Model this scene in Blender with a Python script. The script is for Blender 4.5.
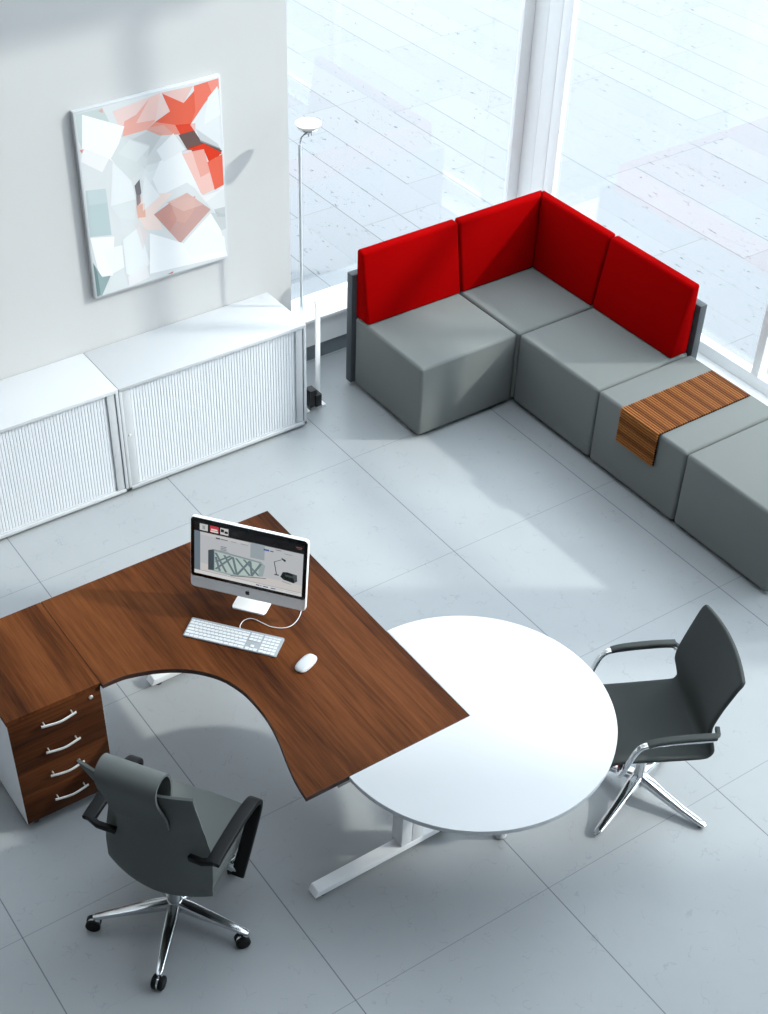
import bpy, bmesh, math, random
from mathutils import Vector, Matrix
random.seed(4)
for o in list(bpy.data.objects): bpy.data.objects.remove(o, do_unlink=True)
S = bpy.context.scene
COL = S.collection
# ---------------------------------------------------------------- camera
cd = bpy.data.cameras.new('camera'); cam = bpy.data.objects.new('camera', cd); COL.objects.link(cam)
rx = Vector((.838576602, -.544783493, -.000478362)); dn = Vector((-.367004063, -.564274178, -.739528681)); fz = Vector((.40261309, .620327009, -.673124878))
M4 = Matrix(((rx.x, -dn.x, -fz.x, 0), (rx.y, -dn.y, -fz.y, 0), (rx.z, -dn.z, -fz.z, 5.16305), (0, 0, 0, 1)))
cam.matrix_world = M4
cd.sensor_fit = 'HORIZONTAL'; cd.sensor_width = 36; cd.lens = 1421.565 / 768 * 36
cd.shift_x = (384 - 320.4) / 768; cd.shift_y = (592.4 - 507) / 768
cd.clip_end = 200
S.camera = cam
# ---------------------------------------------------------------- light
W = bpy.data.worlds.new('sky'); S.world = W; W.use_nodes = True
bg = W.node_tree.nodes['Background']; bg.inputs[0].default_value = (.87, .935, 1, 1); bg.inputs[1].default_value = 1.7
wn = W.node_tree                                   # clear sky, brighter around the sun
tc_ = wn.nodes.new('ShaderNodeTexCoord'); dt = wn.nodes.new('ShaderNodeVectorMath'); dt.operation = 'DOT_PRODUCT'; dt.inputs[1].default_value = Vector((1, -.651, .755)).normalized()
mx_ = wn.nodes.new('ShaderNodeMath'); mx_.operation = 'MAXIMUM'; pw = wn.nodes.new('ShaderNodeMath'); pw.operation = 'POWER'; pw.inputs[1].default_value = 3
ma = wn.nodes.new('ShaderNodeMath'); ma.operation = 'MULTIPLY_ADD'; ma.inputs[1].default_value = 2.6; ma.inputs[2].default_value = 1.5
wn.links.new(tc_.outputs['Generated'], dt.inputs[0]); wn.links.new(dt.outputs['Value'], mx_.inputs[0]); wn.links.new(mx_.outputs[0], pw.inputs[0]); wn.links.new(pw.outputs[0], ma.inputs[0]); wn.links.new(ma.outputs[0], bg.inputs[1])
sl = bpy.data.lights.new('sun', 'SUN'); sl.energy = 2.0; sl.angle = math.radians(1.8); sl.color = (1, .95, .87)
so = bpy.data.objects.new('sun', sl); COL.objects.link(so)
so.rotation_euler = Vector((-1, .651, -.755)).to_track_quat('-Z', 'Y').to_euler(); so.location = (12, -4, 9)
S.view_settings.view_transform = 'Standard'; S.view_settings.look = 'None'
S.view_settings.exposure = 0.77; S.view_settings.gamma = 1; S.view_settings.use_curve_mapping = False
# ---------------------------------------------------------------- materials
def lin(c): return tuple(((v/255)/12.92 if v <= 10 else (((v/255)+.055)/1.055)**2.4) for v in c)
def mat(name, rgb, rough=.5, metal=0, spec=.5, srgb=True, bump=None, coat=0):
    m = bpy.data.materials.new(name); m.use_nodes = True
    b = m.node_tree.nodes['Principled BSDF']
    b.inputs['Base Color'].default_value = (*(lin(rgb) if srgb else rgb), 1)
    b.inputs['Roughness'].default_value = rough; b.inputs['Metallic'].default_value = metal
    b.inputs['Specular IOR Level'].default_value = spec; b.inputs['Coat Weight'].default_value = coat
    if bump:
        nt = m.node_tree; tc = nt.nodes.new('ShaderNodeTexCoord'); n = nt.nodes.new('ShaderNodeTexNoise')
        n.inputs['Scale'].default_value = bump[0]; n.inputs['Detail'].default_value = 4
        bp = nt.nodes.new('ShaderNodeBump'); bp.inputs['Strength'].default_value = bump[1]; bp.inputs['Distance'].default_value = .003
        nt.links.new(tc.outputs['Object'], n.inputs['Vector']); nt.links.new(n.outputs['Fac'], bp.inputs['Height']); nt.links.new(bp.outputs['Normal'], b.inputs['Normal'])
    return m
class NT:
    def __init__(s, m): s.t = m.node_tree; s.b = s.t.nodes['Principled BSDF']
    def n(s, typ, ins=None, **kw):
        x = s.t.nodes.new('ShaderNode' + typ)
        for k, v in kw.items(): setattr(x, k, v)
        for k, v in (ins or {}).items():
            if hasattr(v, 'links') or isinstance(v, bpy.types.NodeSocket): s.t.links.new(v, x.inputs[k])
            else: x.inputs[k].default_value = v
        return x
    def math(s, op, a, b=0.0, c=0.0): return s.n('Math', {0: a, 1: b, 2: c}, operation=op).outputs[0]
    def mix(s, f, a, b): 
        x = s.n('Mix', data_type='RGBA')
        for i, v in ((0, f), (6, a), (7, b)):
            if isinstance(v, bpy.types.NodeSocket): s.t.links.new(v, x.inputs[i])
            else: x.inputs[i].default_value = v if i == 0 else (*v, 1)
        return x.outputs[2]
def hairline(g, vec, scale, w, seed):
    nz = g.n('TexNoise', {'Vector': vec, 'Scale': scale * .9, 'Detail': 3}).outputs['Color']
    add = g.n('VectorMath', {0: vec, 1: g.n('VectorMath', {0: nz, 3: .5 / scale * 3}, operation='SCALE').outputs[0]}, operation='ADD').outputs[0]
    sh = g.n('VectorMath', {0: add, 1: (seed, seed * .7, 0)}, operation='ADD').outputs[0]
    v = g.n('TexVoronoi', {'Vector': sh, 'Scale': scale}, feature='DISTANCE_TO_EDGE').outputs['Distance']
    line = g.math('LESS_THAN', v, w)
    msk = g.n('TexNoise', {'Vector': vec, 'Scale': scale * 1.3, 'Detail': 2}).outputs['Fac']
    return g.math('MULTIPLY', line, g.math('GREATER_THAN', msk, .56))
def floor_mat():
    m = mat('grey_stone_tile', (150, 157, 160), .34, spec=.45); g = NT(m)
    vec = g.n('TexCoord').outputs['Object']; xyz = g.n('SeparateXYZ', {0: vec})
    T = 1.0215
    def joint(axis, off, w):
        q = g.math('FRACT', g.math('DIVIDE', g.math('SUBTRACT', xyz.outputs[axis], off - 20 * T), T))
        return g.math('LESS_THAN', g.math('ABSOLUTE', g.math('SUBTRACT', q, .5)), .5 * 0 + w)
    jx = joint(0, 1.8555 - T / 2, .0026); jy = joint(1, 2.5945 - T / 2, .0019)
    n1 = g.n('TexNoise', {'Vector': vec, 'Scale': 2.2, 'Detail': 6, 'Roughness': .6}).outputs['Fac']
    n2 = g.n('TexNoise', {'Vector': vec, 'Scale': 55, 'Detail': 4, 'Roughness': .7}).outputs['Fac']
    c = g.mix(g.math('MULTIPLY', g.math('SUBTRACT', n1, .35), 1.2), lin((154, 157, 159)), lin((164, 167, 168)))
    c = g.mix(g.math('MULTIPLY', n2, .22), c, lin((152, 157, 160)))
    hl = hairline(g, vec, 9, .012, 3.1)
    c = g.mix(g.math('MULTIPLY', hl, .24), c, lin((110, 117, 121)))
    c = g.mix(g.math('MULTIPLY', jy, .5), c, lin((90, 98, 104)))
    c = g.mix(g.math('MULTIPLY', jx, .72), c, lin((70, 78, 84)))
    g.t.links.new(c, g.b.inputs['Base Color'])
    return m
def terrace_mat():
    m = mat('pale_marble_paving', (236, 236, 234), .55, spec=.3); g = NT(m)
    vec = g.n('TexCoord').outputs['Object']; xyz = g.n('SeparateXYZ', {0: vec})
    RW, L = .342, 1.53
    rx_ = g.math('DIVIDE', g.math('SUBTRACT', xyz.outputs[0], 6.95 - 40 * RW), RW)
    row = g.math('FLOOR', rx_); fx = g.math('FRACT', rx_)
    rnd = g.n('TexWhiteNoise', {'W': g.math('FLOOR', g.math('DIVIDE', row, 2))}, noise_dimensions='1D').outputs['Value']
    sh = g.math('FLOOR', g.math('MULTIPLY', rnd, 4)); 
    ry = g.math('FRACT', g.math('ADD', g.math('DIVIDE', g.math('SUBTRACT', xyz.outputs[1], 9.545 - 20 * L), L), g.math('MULTIPLY', sh, .25)))
    col = g.math('FLOOR', g.math('ADD', g.math('DIVIDE', g.math('SUBTRACT', xyz.outputs[1], 9.545 - 20 * L), L), g.math('MULTIPLY', sh, .25)))
    tid = g.n('TexWhiteNoise', {'Vector': g.n('CombineXYZ', {0: row, 1: col}).outputs[0]}, noise_dimensions='2D').outputs['Value']
    jw = g.math('MULTIPLY', g.math('ADD', .18, g.math('MULTIPLY', g.math('GREATER_THAN', tid, .45), .75)), .0145)
    jl = g.math('LESS_THAN', fx, jw)
    js = g.math('LESS_THAN', ry, .0028)
    sv = g.n('Mapping', {'Vector': vec, 'Scale': (1.6, .55, 1), 'Rotation': (0, 0, .5)}).outputs[0]
    n2 = g.n('TexNoise', {'Vector': sv, 'Scale': 16, 'Detail': 4, 'Roughness': .75}).outputs['Fac']
    n3 = g.n('TexNoise', {'Vector': vec, 'Scale': 1.7, 'Detail': 2}).outputs['Fac']
    fleck = g.math('MULTIPLY', g.math('GREATER_THAN', n2, .64), g.math('GREATER_THAN', n3, .47))
    hl = hairline(g, sv, 2.3, .0035, 9.2)
    c = g.mix(tid, lin((129, 131, 134)), lin((134, 136, 139)))
    c = g.mix(g.math('MULTIPLY', hl, .35), c, lin((60, 66, 74)))
    c = g.mix(g.math('MULTIPLY', fleck, .85), c, lin((48, 54, 64)))
    c = g.mix(g.math('MULTIPLY', js, .55), c, lin((52, 52, 48)))
    c = g.mix(g.math('MULTIPLY', jl, .9), c, lin((22, 22, 20)))
    g.t.links.new(c, g.b.inputs['Base Color'])
    return m
def wood_mat(name, axis, dark, mid, light, rough=.5):
    m = mat(name, mid, rough, spec=.07); g = NT(m)
    vec = g.n('TexCoord').outputs['Object']
    def sc(a, b, c): return {'x': (b, a, c), 'y': (a, b, c)}[axis]
    v1 = g.n('Mapping', {'Vector': vec, 'Scale': sc(1, .10, 1)}).outputs[0]
    n0 = g.n('TexNoise', {'Vector': v1, 'Scale': 5, 'Detail': 5, 'Roughness': .55, 'Distortion': .6}).outputs['Fac']
    n1 = g.n('TexNoise', {'Vector': g.n('Mapping', {'Vector': vec, 'Scale': sc(1, .045, 1)}).outputs[0], 'Scale': 60, 'Detail': 5, 'Roughness': .65}).outputs['Fac']
    n2 = g.n('TexNoise', {'Vector': g.n('Mapping', {'Vector': vec, 'Scale': sc(1, .03, 1)}).outputs[0], 'Scale': 260, 'Detail': 3}).outputs['Fac']
    xyz = g.n('SeparateXYZ', {0: vec}); ax = xyz.outputs[0 if axis == 'y' else (2 if axis == 'x' else 1)]
    pl = g.n('TexWhiteNoise', {'W': g.math('FLOOR', g.math('DIVIDE', ax, .098))}, noise_dimensions='1D').outputs['Value']
    f = g.math('ADD', g.math('ADD', g.math('MULTIPLY', n0, 1.0), g.math('MULTIPLY', n1, .75)), g.math('ADD', g.math('MULTIPLY', n2, .3), g.math('MULTIPLY', pl, .2)))
    r = g.n('ValToRGB', {'Fac': g.math('SUBTRACT', f, .60)})
    cr = r.color_ramp; cr.elements[0].position = .22; cr.elements[0].color = (*lin(dark), 1)
    cr.elements[1].position = .78; cr.elements[1].color = (*lin(light), 1)
    e = cr.elements.new(.5); e.color = (*lin(mid), 1)
    g.t.links.new(r.outputs[0], g.b.inputs['Base Color'])
    return m
def glass_mat():
    m = bpy.data.materials.new('window_glass'); m.use_nodes = True; nt = m.node_tree; nt.nodes.clear()
    o = nt.nodes.new('ShaderNodeOutputMaterial'); mx = nt.nodes.new('ShaderNodeMixShader'); t = nt.nodes.new('ShaderNodeBsdfTransparent'); gl = nt.nodes.new('ShaderNodeBsdfGlossy')
    t.inputs[0].default_value = (.95, .98, .99, 1); gl.inputs['Roughness'].default_value = 0.0; gl.inputs[0].default_value = (1, 1, 1, 1)
    fr = nt.nodes.new('ShaderNodeFresnel'); ge = nt.nodes.new('ShaderNodeNewGeometry')
    mr = nt.nodes.new('ShaderNodeMapRange'); mr.inputs[3].default_value = 1.5; mr.inputs[4].default_value = 1/1.5    # same index seen from either face
    nt.links.new(ge.outputs['Backfacing'], mr.inputs[0]); nt.links.new(mr.outputs[0], fr.inputs[0])
    ml = nt.nodes.new('ShaderNodeMath'); ml.operation = 'MULTIPLY'; ml.inputs[1].default_value = 1.0; ml.use_clamp = True
    nt.links.new(fr.outputs[0], ml.inputs[0]); nt.links.new(ml.outputs[0], mx.inputs[0]); nt.links.new(t.outputs[0], mx.inputs[1]); nt.links.new(gl.outputs[0], mx.inputs[2]); nt.links.new(mx.outputs[0], o.inputs[0])
    return m
M = dict(
    floor=floor_mat(), terrace=terrace_mat(), glass=glass_mat(),
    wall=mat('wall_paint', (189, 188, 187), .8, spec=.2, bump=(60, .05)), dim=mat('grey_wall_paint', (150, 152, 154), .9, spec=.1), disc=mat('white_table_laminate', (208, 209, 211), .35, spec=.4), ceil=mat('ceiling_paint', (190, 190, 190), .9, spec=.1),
    frame=mat('white_window_paint', (247, 247, 247), .4), kick=mat('grey_kickboard', (120, 128, 134), .5),
    white=mat('white_laminate', (188, 190, 192), .38, spec=.4), leg=mat('white_leg_paint', (240, 241, 243), .4), white2=mat('white_tambour', (214, 216, 219), .5), gap=mat('dark_gap', (40, 42, 45), .8),
    wood=wood_mat('walnut_along_y', 'y', (46, 22, 9), (82, 44, 20), (106, 61, 31)),
    woodx=wood_mat('walnut_along_x', 'x', (42, 21, 10), (64, 34, 17), (86, 49, 26)),
    edge=mat('walnut_edging', (58, 32, 20), .5),
    fabric=mat('grey_upholstery', (114, 117, 115), .9, spec=.08, bump=(320, .12)),
    red=mat('red_upholstery', (140, 1, 2), .95, spec=.02, bump=(320, .12)),
    panel=mat('charcoal_panel', (62, 68, 73), .55), foot=mat('black_plastic', (18, 18, 19), .45), blk=mat('black_gloss_plastic', (14, 14, 15), .5, spec=.2),
    slat=mat('oiled_teak', (150, 92, 44), .6, spec=.2), slat2=mat('dark_teak', (118, 67, 29), .6, spec=.2), slatgap=mat('teak_groove', (24, 11, 4), .9, spec=.05),
    chair=mat('dark_grey_leather', (104, 107, 105), .85, spec=.06, bump=(500, .06)), chair2=mat('charcoal_leather', (70, 73, 72), .8, spec=.06, bump=(500, .06)),
    inner=mat('black_fabric', (20, 21, 21), .9),
    alu=mat('polished_aluminium', (212, 214, 216), .16, 1), chrome=mat('chrome', (225, 227, 229), .07, 1), steel=mat('brushed_steel', (226, 225, 221), .35, .6), satin=mat('satin_silver', (176, 181, 185), .35, .6),
    silver=mat('anodised_aluminium', (240, 241, 242), .4, 0), bezel=mat('black_glass', (9, 9, 10), .18), key=mat('white_key', (206, 209, 212), .4), keybed=mat('aluminium_keyboard', (152, 156, 160), .45, .1),
    logo=mat('dark_grey_emblem', (48, 50, 54), .4), cable=mat('white_cable', (225, 225, 225), .5), pole=mat('grey_lamp_metal', (196, 201, 204), .4, .1), milk=mat('opal_white', (225, 224, 220), .3), tip=mat('dark_rubber', (30, 30, 31), .8),
)
# ---------------------------------------------------------------- mesh helpers
def sharpen(bm, ang=38):
    bm.normal_update()
    for f in bm.faces: f.smooth = True
    for e in bm.edges:
        if len(e.link_faces) == 2: e.smooth = e.calc_face_angle(0) < math.radians(ang)
def link(name, bm, m, parent=None, ang=38):
    bmesh.ops.recalc_face_normals(bm, faces=bm.faces[:]); sharpen(bm, ang)
    me = bpy.data.meshes.new(name); bm.to_mesh(me); bm.free()
    for x in (m if isinstance(m, (list, tuple)) else [m]): me.materials.append(x)
    o = bpy.data.objects.new(name, me); COL.objects.link(o)
    if parent: o.parent = parent
    return o
def bevel(bm, w, seg=2, ang=30, geom=None):
    bm.normal_update()
    es = [e for e in (geom or bm.edges) if len(e.link_faces) == 2 and e.calc_face_angle(0) > math.radians(ang)]
    if es and w > 0: bmesh.ops.bevel(bm, geom=es, offset=w, segments=seg, profile=.5, affect='EDGES', clamp_overlap=True)
def box(bm, x0, x1, y0, y1, z0, z1, b=0, seg=2):
    t = bmesh.new(); bmesh.ops.create_cube(t, size=1)
    for v in t.verts: v.co = Vector(((x0+x1)/2 + v.co.x*(x1-x0), (y0+y1)/2 + v.co.y*(y1-y0), (z0+z1)/2 + v.co.z*(z1-z0)))
    bevel(t, b, seg); merge(bm, t); return bm
def merge(bm, t, mi=0):
    vm = {}
    for v in t.verts: vm[v] = bm.verts.new(v.co)
    for f in t.faces:
        try: nf = bm.faces.new([vm[v] for v in f.verts]); nf.material_index = f.material_index or mi
        except ValueError: pass
    t.free()
def bx(*a, **k): return box(bmesh.new(), *a, **k)
def prism(pts, z0, z1, b=0, seg=2, fn=None):
    """polygon pts in plane, extruded z0..z1; fn maps (u,v,w) to xyz"""
    fn = fn or (lambda u, v, w: (u, v, w)); t = bmesh.new()
    lo = [t.verts.new(fn(u, v, z0)) for u, v in pts]; hi = [t.verts.new(fn(u, v, z1)) for u, v in pts]; n = len(pts)
    t.faces.new(lo[::-1]); t.faces.new(hi)
    for i in range(n): t.faces.new((lo[i], lo[(i+1) % n], hi[(i+1) % n], hi[i]))
    bmesh.ops.recalc_face_normals(t, faces=t.faces[:]); bevel(t, b, seg, 45); return t
def loft(rings, cap=True, closed=True):
    t = bmesh.new(); R = [[t.verts.new(p) for p in r] for r in rings]; n = len(rings[0])
    for a, b in zip(R, R[1:]):
        for i in range(n if closed else n - 1):
            t.faces.new((a[i], a[(i+1) % n], b[(i+1) % n], b[i]))
    if cap and closed: t.faces.new(R[0][::-1]); t.faces.new(R[-1])
    return t
def smooth_path(P, n=6):
    P = [Vector(p) for p in P]; out = []
    for i in range(len(P) - 1):
        a, b, c, d = P[max(i-1, 0)], P[i], P[i+1], P[min(i+2, len(P)-1)]
        for k in range(n):
            t = k / n
            out.append(.5 * ((2*b) + (c-a)*t + (2*a-5*b+4*c-d)*t*t + (3*b-a-3*c+d)*t**3))
    out.append(P[-1]); return out
def sweep(path, sec, upv=(0, 0, 1), scale=None, cap=True):
    """sec: list of (a,b): a along side, b along up-ish normal"""
    path = [Vector(p) for p in path]; rings = []
    for i, p in enumerate(path):
        d = (path[min(i+1, len(path)-1)] - path[max(i-1, 0)]).normalized(); u = Vector(upv)
        s = d.cross(u)
        if s.length < 1e-4: s = d.cross(Vector((1, 0, 0)))
        s.normalize(); u2 = s.cross(d).normalized(); k = scale[i] if scale else 1
        k = k if isinstance(k, tuple) else (k, k)
        rings.append([p + s*a*k[0] + u2*b*k[1] for a, b in sec])
    return loft(rings, cap)
def circ(r, n=10, r2=None): return [(r*math.cos(2*math.pi*i/n), (r2 or r)*math.sin(2*math.pi*i/n)) for i in range(n)]
def rrect(a, b, r, n=3):
    out = []
    for cx, cy, s in ((a-r, b-r, 0), (-a+r, b-r, 1), (-a+r, -b+r, 2), (a-r, -b+r, 3)):
        for k in range(n+1):
            t = math.pi/2*(s + k/n); out.append((cx + r*math.cos(t), cy + r*math.sin(t)))
    return out
def tube(path, r, n=10, **k): return sweep(path, circ(r, n), **k)
def lathe(prof, n=32, c=(0, 0, 0), axis=None):
    t = bmesh.new(); rings = []
    for r, z in prof:
        if r < 1e-6: rings.append([t.verts.new((0, 0, z))])
        else: rings.append([t.verts.new((r*math.cos(2*math.pi*i/n), r*math.sin(2*math.pi*i/n), z)) for i in range(n)])
    for a, b in zip(rings, rings[1:]):
        for i in range(n):
            j = (i+1) % n
            if len(a) == 1 and len(b) == 1: continue
            if len(a) == 1: t.faces.new((a[0], b[i], b[j]))
            elif len(b) == 1: t.faces.new((a[i], b[0], a[j]))
            else: t.faces.new((a[i], b[i], b[j], a[j]))
    for v in t.verts:
        if axis is not None: v.co = Vector((0, 0, 1)).rotation_difference(Vector(axis)).to_matrix() @ v.co
        v.co += Vector(c)
    return t
def shell(fn, nu, nv, th):
    """thick sheet from fn(u,v), u,v in 0..1"""
    P = [[Vector(fn(i/nu, j/nv)) for i in range(nu+1)] for j in range(nv+1)]
    def nrm(j, i):
        a = P[j][min(i+1, nu)] - P[j][max(i-1, 0)]; b = P[min(j+1, nv)][i] - P[max(j-1, 0)][i]
        return a.cross(b).normalized()
    t = bmesh.new(); A = []; B = []
    for j in range(nv+1):
        A.append([]); B.append([])
        for i in range(nu+1):
            n = nrm(j, i); A[-1].append(t.verts.new(P[j][i] + n*th/2)); B[-1].append(t.verts.new(P[j][i] - n*th/2))
    for j in range(nv):
        for i in range(nu):
            t.faces.new((A[j][i], A[j][i+1], A[j+1][i+1], A[j+1][i])); t.faces.new((B[j][i], B[j+1][i], B[j+1][i+1], B[j][i+1]))
    def rim(a, b):
        for k in range(len(a)-1): t.faces.new((a[k], b[k], b[k+1], a[k+1]))
    rim(A[0], B[0]); rim(B[-1], A[-1]); rim([r[0] for r in B], [r[0] for r in A]); rim([r[-1] for r in A], [r[-1] for r in B])
    return t
def interp(tab, x):
    if x <= tab[0][0]: return tab[0][1]
    for (a, b), (c, d) in zip(tab, tab[1:]):
        if x <= c:
            t = (x-a)/(c-a); return b + (d-b)*t
    return tab[-1][1]
# ---------------------------------------------------------------- tagging
def tag(o, label=None, cat=None, group=None, kind=None):
    if label: o['label'] = label
    if cat: o['category'] = cat
    if group: o['group'] = group
    if kind: o['kind'] = kind
    return o
def empty(name, loc=(0, 0, 0), rz=0, label=None, cat=None, group=None, kind=None):
    o = bpy.data.objects.new(name, None); COL.objects.link(o); o.location = loc; o.rotation_euler = (0, 0, rz); o.empty_display_size = .1
    return tag(o, label, cat, group, kind)
def struct(name, bm, m): return tag(link(name, bm, m), kind='structure')
# ================================================================ SETTING
GX, GY = 6.085, 6.875          # window planes (right, left)
struct('floor', bx(-4, 6.12, -4, 6.90, -.12, 0), M['floor'])
t = bx(-30, 60, 6.96, 70, -.12, -.002); box(t, 6.18, 60, -30, 6.96, -.12, -.002)
tag(link('terrace', t, M['terrace']), 'pale marble terrace paving outside the windows', 'paving', kind='structure')
struct('wall_back', bx(-4, 4.022, 6.525, 6.95, 0, 6.2), M['wall'])
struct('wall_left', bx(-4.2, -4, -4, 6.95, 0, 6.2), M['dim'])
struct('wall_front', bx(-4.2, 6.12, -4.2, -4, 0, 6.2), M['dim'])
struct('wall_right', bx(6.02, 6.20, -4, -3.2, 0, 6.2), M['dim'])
struct('added_sun_screen', bx(12, 12.25, -7.4, -3.31, 0, 11), M['ceil'])      # unseen slab, added to keep direct sun off the near floor
t = bx(-4.2, 6.3, -4.2, 1.6, 6.2, 6.4); box(t, -4.2, 6.3, 6.3, 7.0, 6.2, 6.4); box(t, -4.2, .2, 1.6, 6.3, 6.2, 6.4); box(t, 5.7, 6.3, 1.6, 6.3, 6.2, 6.4)
struct('ceiling', t, M['ceil'])
w3 = empty('added_rooflight', kind='structure')      # invented rooflight, added to fill the room with more daylight
link('glass_pane', bx(.2, 5.7, 1.6, 6.3, 6.3, 6.308), M['glass'], w3)
t = bx(.2, 5.7, 3.92, 3.98, 6.24, 6.36); box(t, 2.92, 2.98, 1.6, 6.3, 6.24, 6.36); link('window_frame', t, M['frame'], w3)
struct('added_shade_beam', bx(-4, 6.06, 4.88, 5.0, 4.40, 4.80), M['ceil'])     # unseen beam, added to shade the top of the back wall
e = empty('added_shade_rail', kind='structure')                                  # made-up rail and posts out of view, added to cast a soft shadow strip
link('rail', bx(9.0, 9.12, .2, 7.6, 3.90, 4.04, b=.01), M['frame'], e)
for y in (.3, 3.0): link('post', bx(9.01, 9.11, y-.05, y+.05, 0, 3.90, b=.01), M['frame'], e)
# low window sills with panel and kickboard
def sill(name, top, panel, kick):
    e = empty(name, kind='structure')
    link('sill_board', bx(*top, b=.004), M['frame'], e); link('sill_panel', bx(*panel), M['frame'], e); link('kickboard', bx(*kick), M['kick'], e)
    return e
sill('trim_1', (4.024, 6.06, 6.655, 6.86, .305, .33), (4.024, 6.02, 6.685, 6.86, .115, .305), (4.024, 6.02, 6.70, 6.86, 0, .115))
sill('trim_2', (5.885, 6.075, -3.19, 6.65, .305, .33), (5.91, 6.075, -3.19, 6.65, .115, .305), (5.92, 6.075, -3.19, 6.65, 0, .115))
# left window
w1 = empty('window_1', kind='structure')
t = bx(4.024, 6.06, 6.86, 6.93, 6.02, 6.2); box(t, 4.024, 6.06, 6.862, 6.93, 0, .33); link('window_frame', t, M['frame'], w1)
link('window_stile', bx(5.972, 6.0585, 6.855, 6.89, .331, 6.02, b=.002), M['frame'], w1)
link('glass_pane', bx(4.024, 5.972, GY, GY+.008, .331, 6.02), M['glass'], w1)
# corner post in strips
e = empty('trim_3', kind='structure')
link('corner_post', bx(6.0605, 6.11, 6.730, 6.895, 0, 6.2, b=.002), M['frame'], e)
link('post_cover', bx(6.060, 6.11, 6.606, 6.727, 0, 6.2, b=.002), M['frame'], e)
link('post_cover', bx(6.0605, 6.10, 6.515, 6.603, 0, 6.2, b=.002), M['frame'], e)
link('post_core', bx(6.07, 6.10, 6.52, 6.88, 0, 6.2), M['frame'], e)
# right window
w2 = empty('window_2', kind='structure')
t = bx(6.06, 6.13, -3.2, 6.515, 6.02, 6.2); box(t, 6.062, 6.13, -3.2, 6.515, .331, .41, b=.003); box(t, 6.078, 6.16, -3.2, 6.515, 0, .33); link('window_frame', t, M['frame'], w2)
link('mullion', bx(6.06, 6.13, 4.555, 4.612, .41, 6.02, b=.003), M['frame'], w2)
link('mullion', bx(6.00, 6.16, 2.40, 2.80, .0, 6.02, b=.003), M['frame'], w2)
for a, b in ((4.612, 6.515), (2.80, 4.555), (-3.2, 2.40)): link('glass_pane', bx(GX, GX+.008, a, b, .41, 6.02), M['glass'], w2)
# ================================================================ SOFA
X0, Y0, SW, YB, HS = 4.339, 5.586, .722, 6.290, .51
XR = 5.783
def seat(name, x0, x1, y0, y1, par, m='fabric'):
    t = bx(x0, x1, y0, y1, .028, HS); bevel(t, .021, 5)
    s = link('seat', t, M[m], par)
    for i, (x, y) in enumerate(((x0+.07, y0+.07), (x1-.07, y0+.07), (x0+.07, y1-.07), (x1-.07, y1-.07))):
        link('foot', bx(x-.03, x+.03, y-.03, y+.03, 0, .03), M['foot'], par)
    return s
WEDGE = [(0, .512), (-.137, .512), (-.062, .968), (0, .975)]      # depth from back plane, height
def cushion(a0, a1, fn, par, mitre0=0, mitre1=0):
    rings = []
    for a, mt in ((a0, mitre0), (a1, mitre1)): rings.append([fn(a + mt*d, d, z) for d, z in WEDGE])
    t = loft(rings); bmesh.ops.recalc_face_normals(t, faces=t.faces[:]); bevel(t, .016, 4, 25)
    return link('back_cushion', t, M['red'], par)
fx = lambda a, d, z: (a, YB + .002 + d, z)
XC = 5.772
fy = lambda a, d, z: (XC + d, a, z)
G = .0045
so1 = empty('sofa_module', (0, 0, 0), label='grey seat module with red back at the sofa end nearest the floor lamp', cat='sofa', group='modular corner sofa')
seat('seat', X0, X0+SW-G, Y0+G, YB, so1); cushion(X0+.004, X0+SW-.006, fx, so1)
link('back_panel', bx(4.318, X0+SW-G, 6.296, 6.352, .03, .80, b=.004), M['panel'], so1)
so2 = empty('sofa_module', label='grey corner seat module with two red back cushions meeting in the corner', cat='sofa', group='modular corner sofa')
seat('seat', X0+SW+G, XR, Y0+G, YB, so2); cushion(X0+SW+.006, XC, fx, so2, 0, 1); cushion(Y0+.006, YB+.002, fy, so2, 0, 1)
t = bx(X0+SW+G, 5.84, 6.296, 6.352, .03, .80, b=.004); box(t, 5.786, 5.84, Y0+G, 6.296, .03, .80, b=.004); link('back_panel', t, M['panel'], so2)
so3 = empty('sofa_module', label='grey seat module with a single red back, beside the backless grey cubes', cat='sofa', group='modular corner sofa')
seat('seat', X0+SW+G, XR, Y0-SW+G, Y0-G, so3); cushion(Y0-SW+.01, Y0-.006, fy, so3)
link('back_panel', bx(5.786, 5.84, Y0-SW-.012, Y0-G, .03, .83, b=.004), M['panel'], so3)
ot1 = empty('ottoman_module', label='backless grey cube seat with the slatted wooden runner draped over it', cat='ottoman', group='backless grey seats')
seat('seat', X0+SW+G, XR, Y0-2*SW+G, Y0-SW-G, ot1)
ot2 = empty('ottoman_module', label='bare backless grey cube seat at the right edge, nearest the grey chair', cat='ottoman', group='backless grey seats')
seat('seat', X0+SW+G, XR, Y0-3*SW+G, Y0-2*SW-G, ot2)
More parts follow.
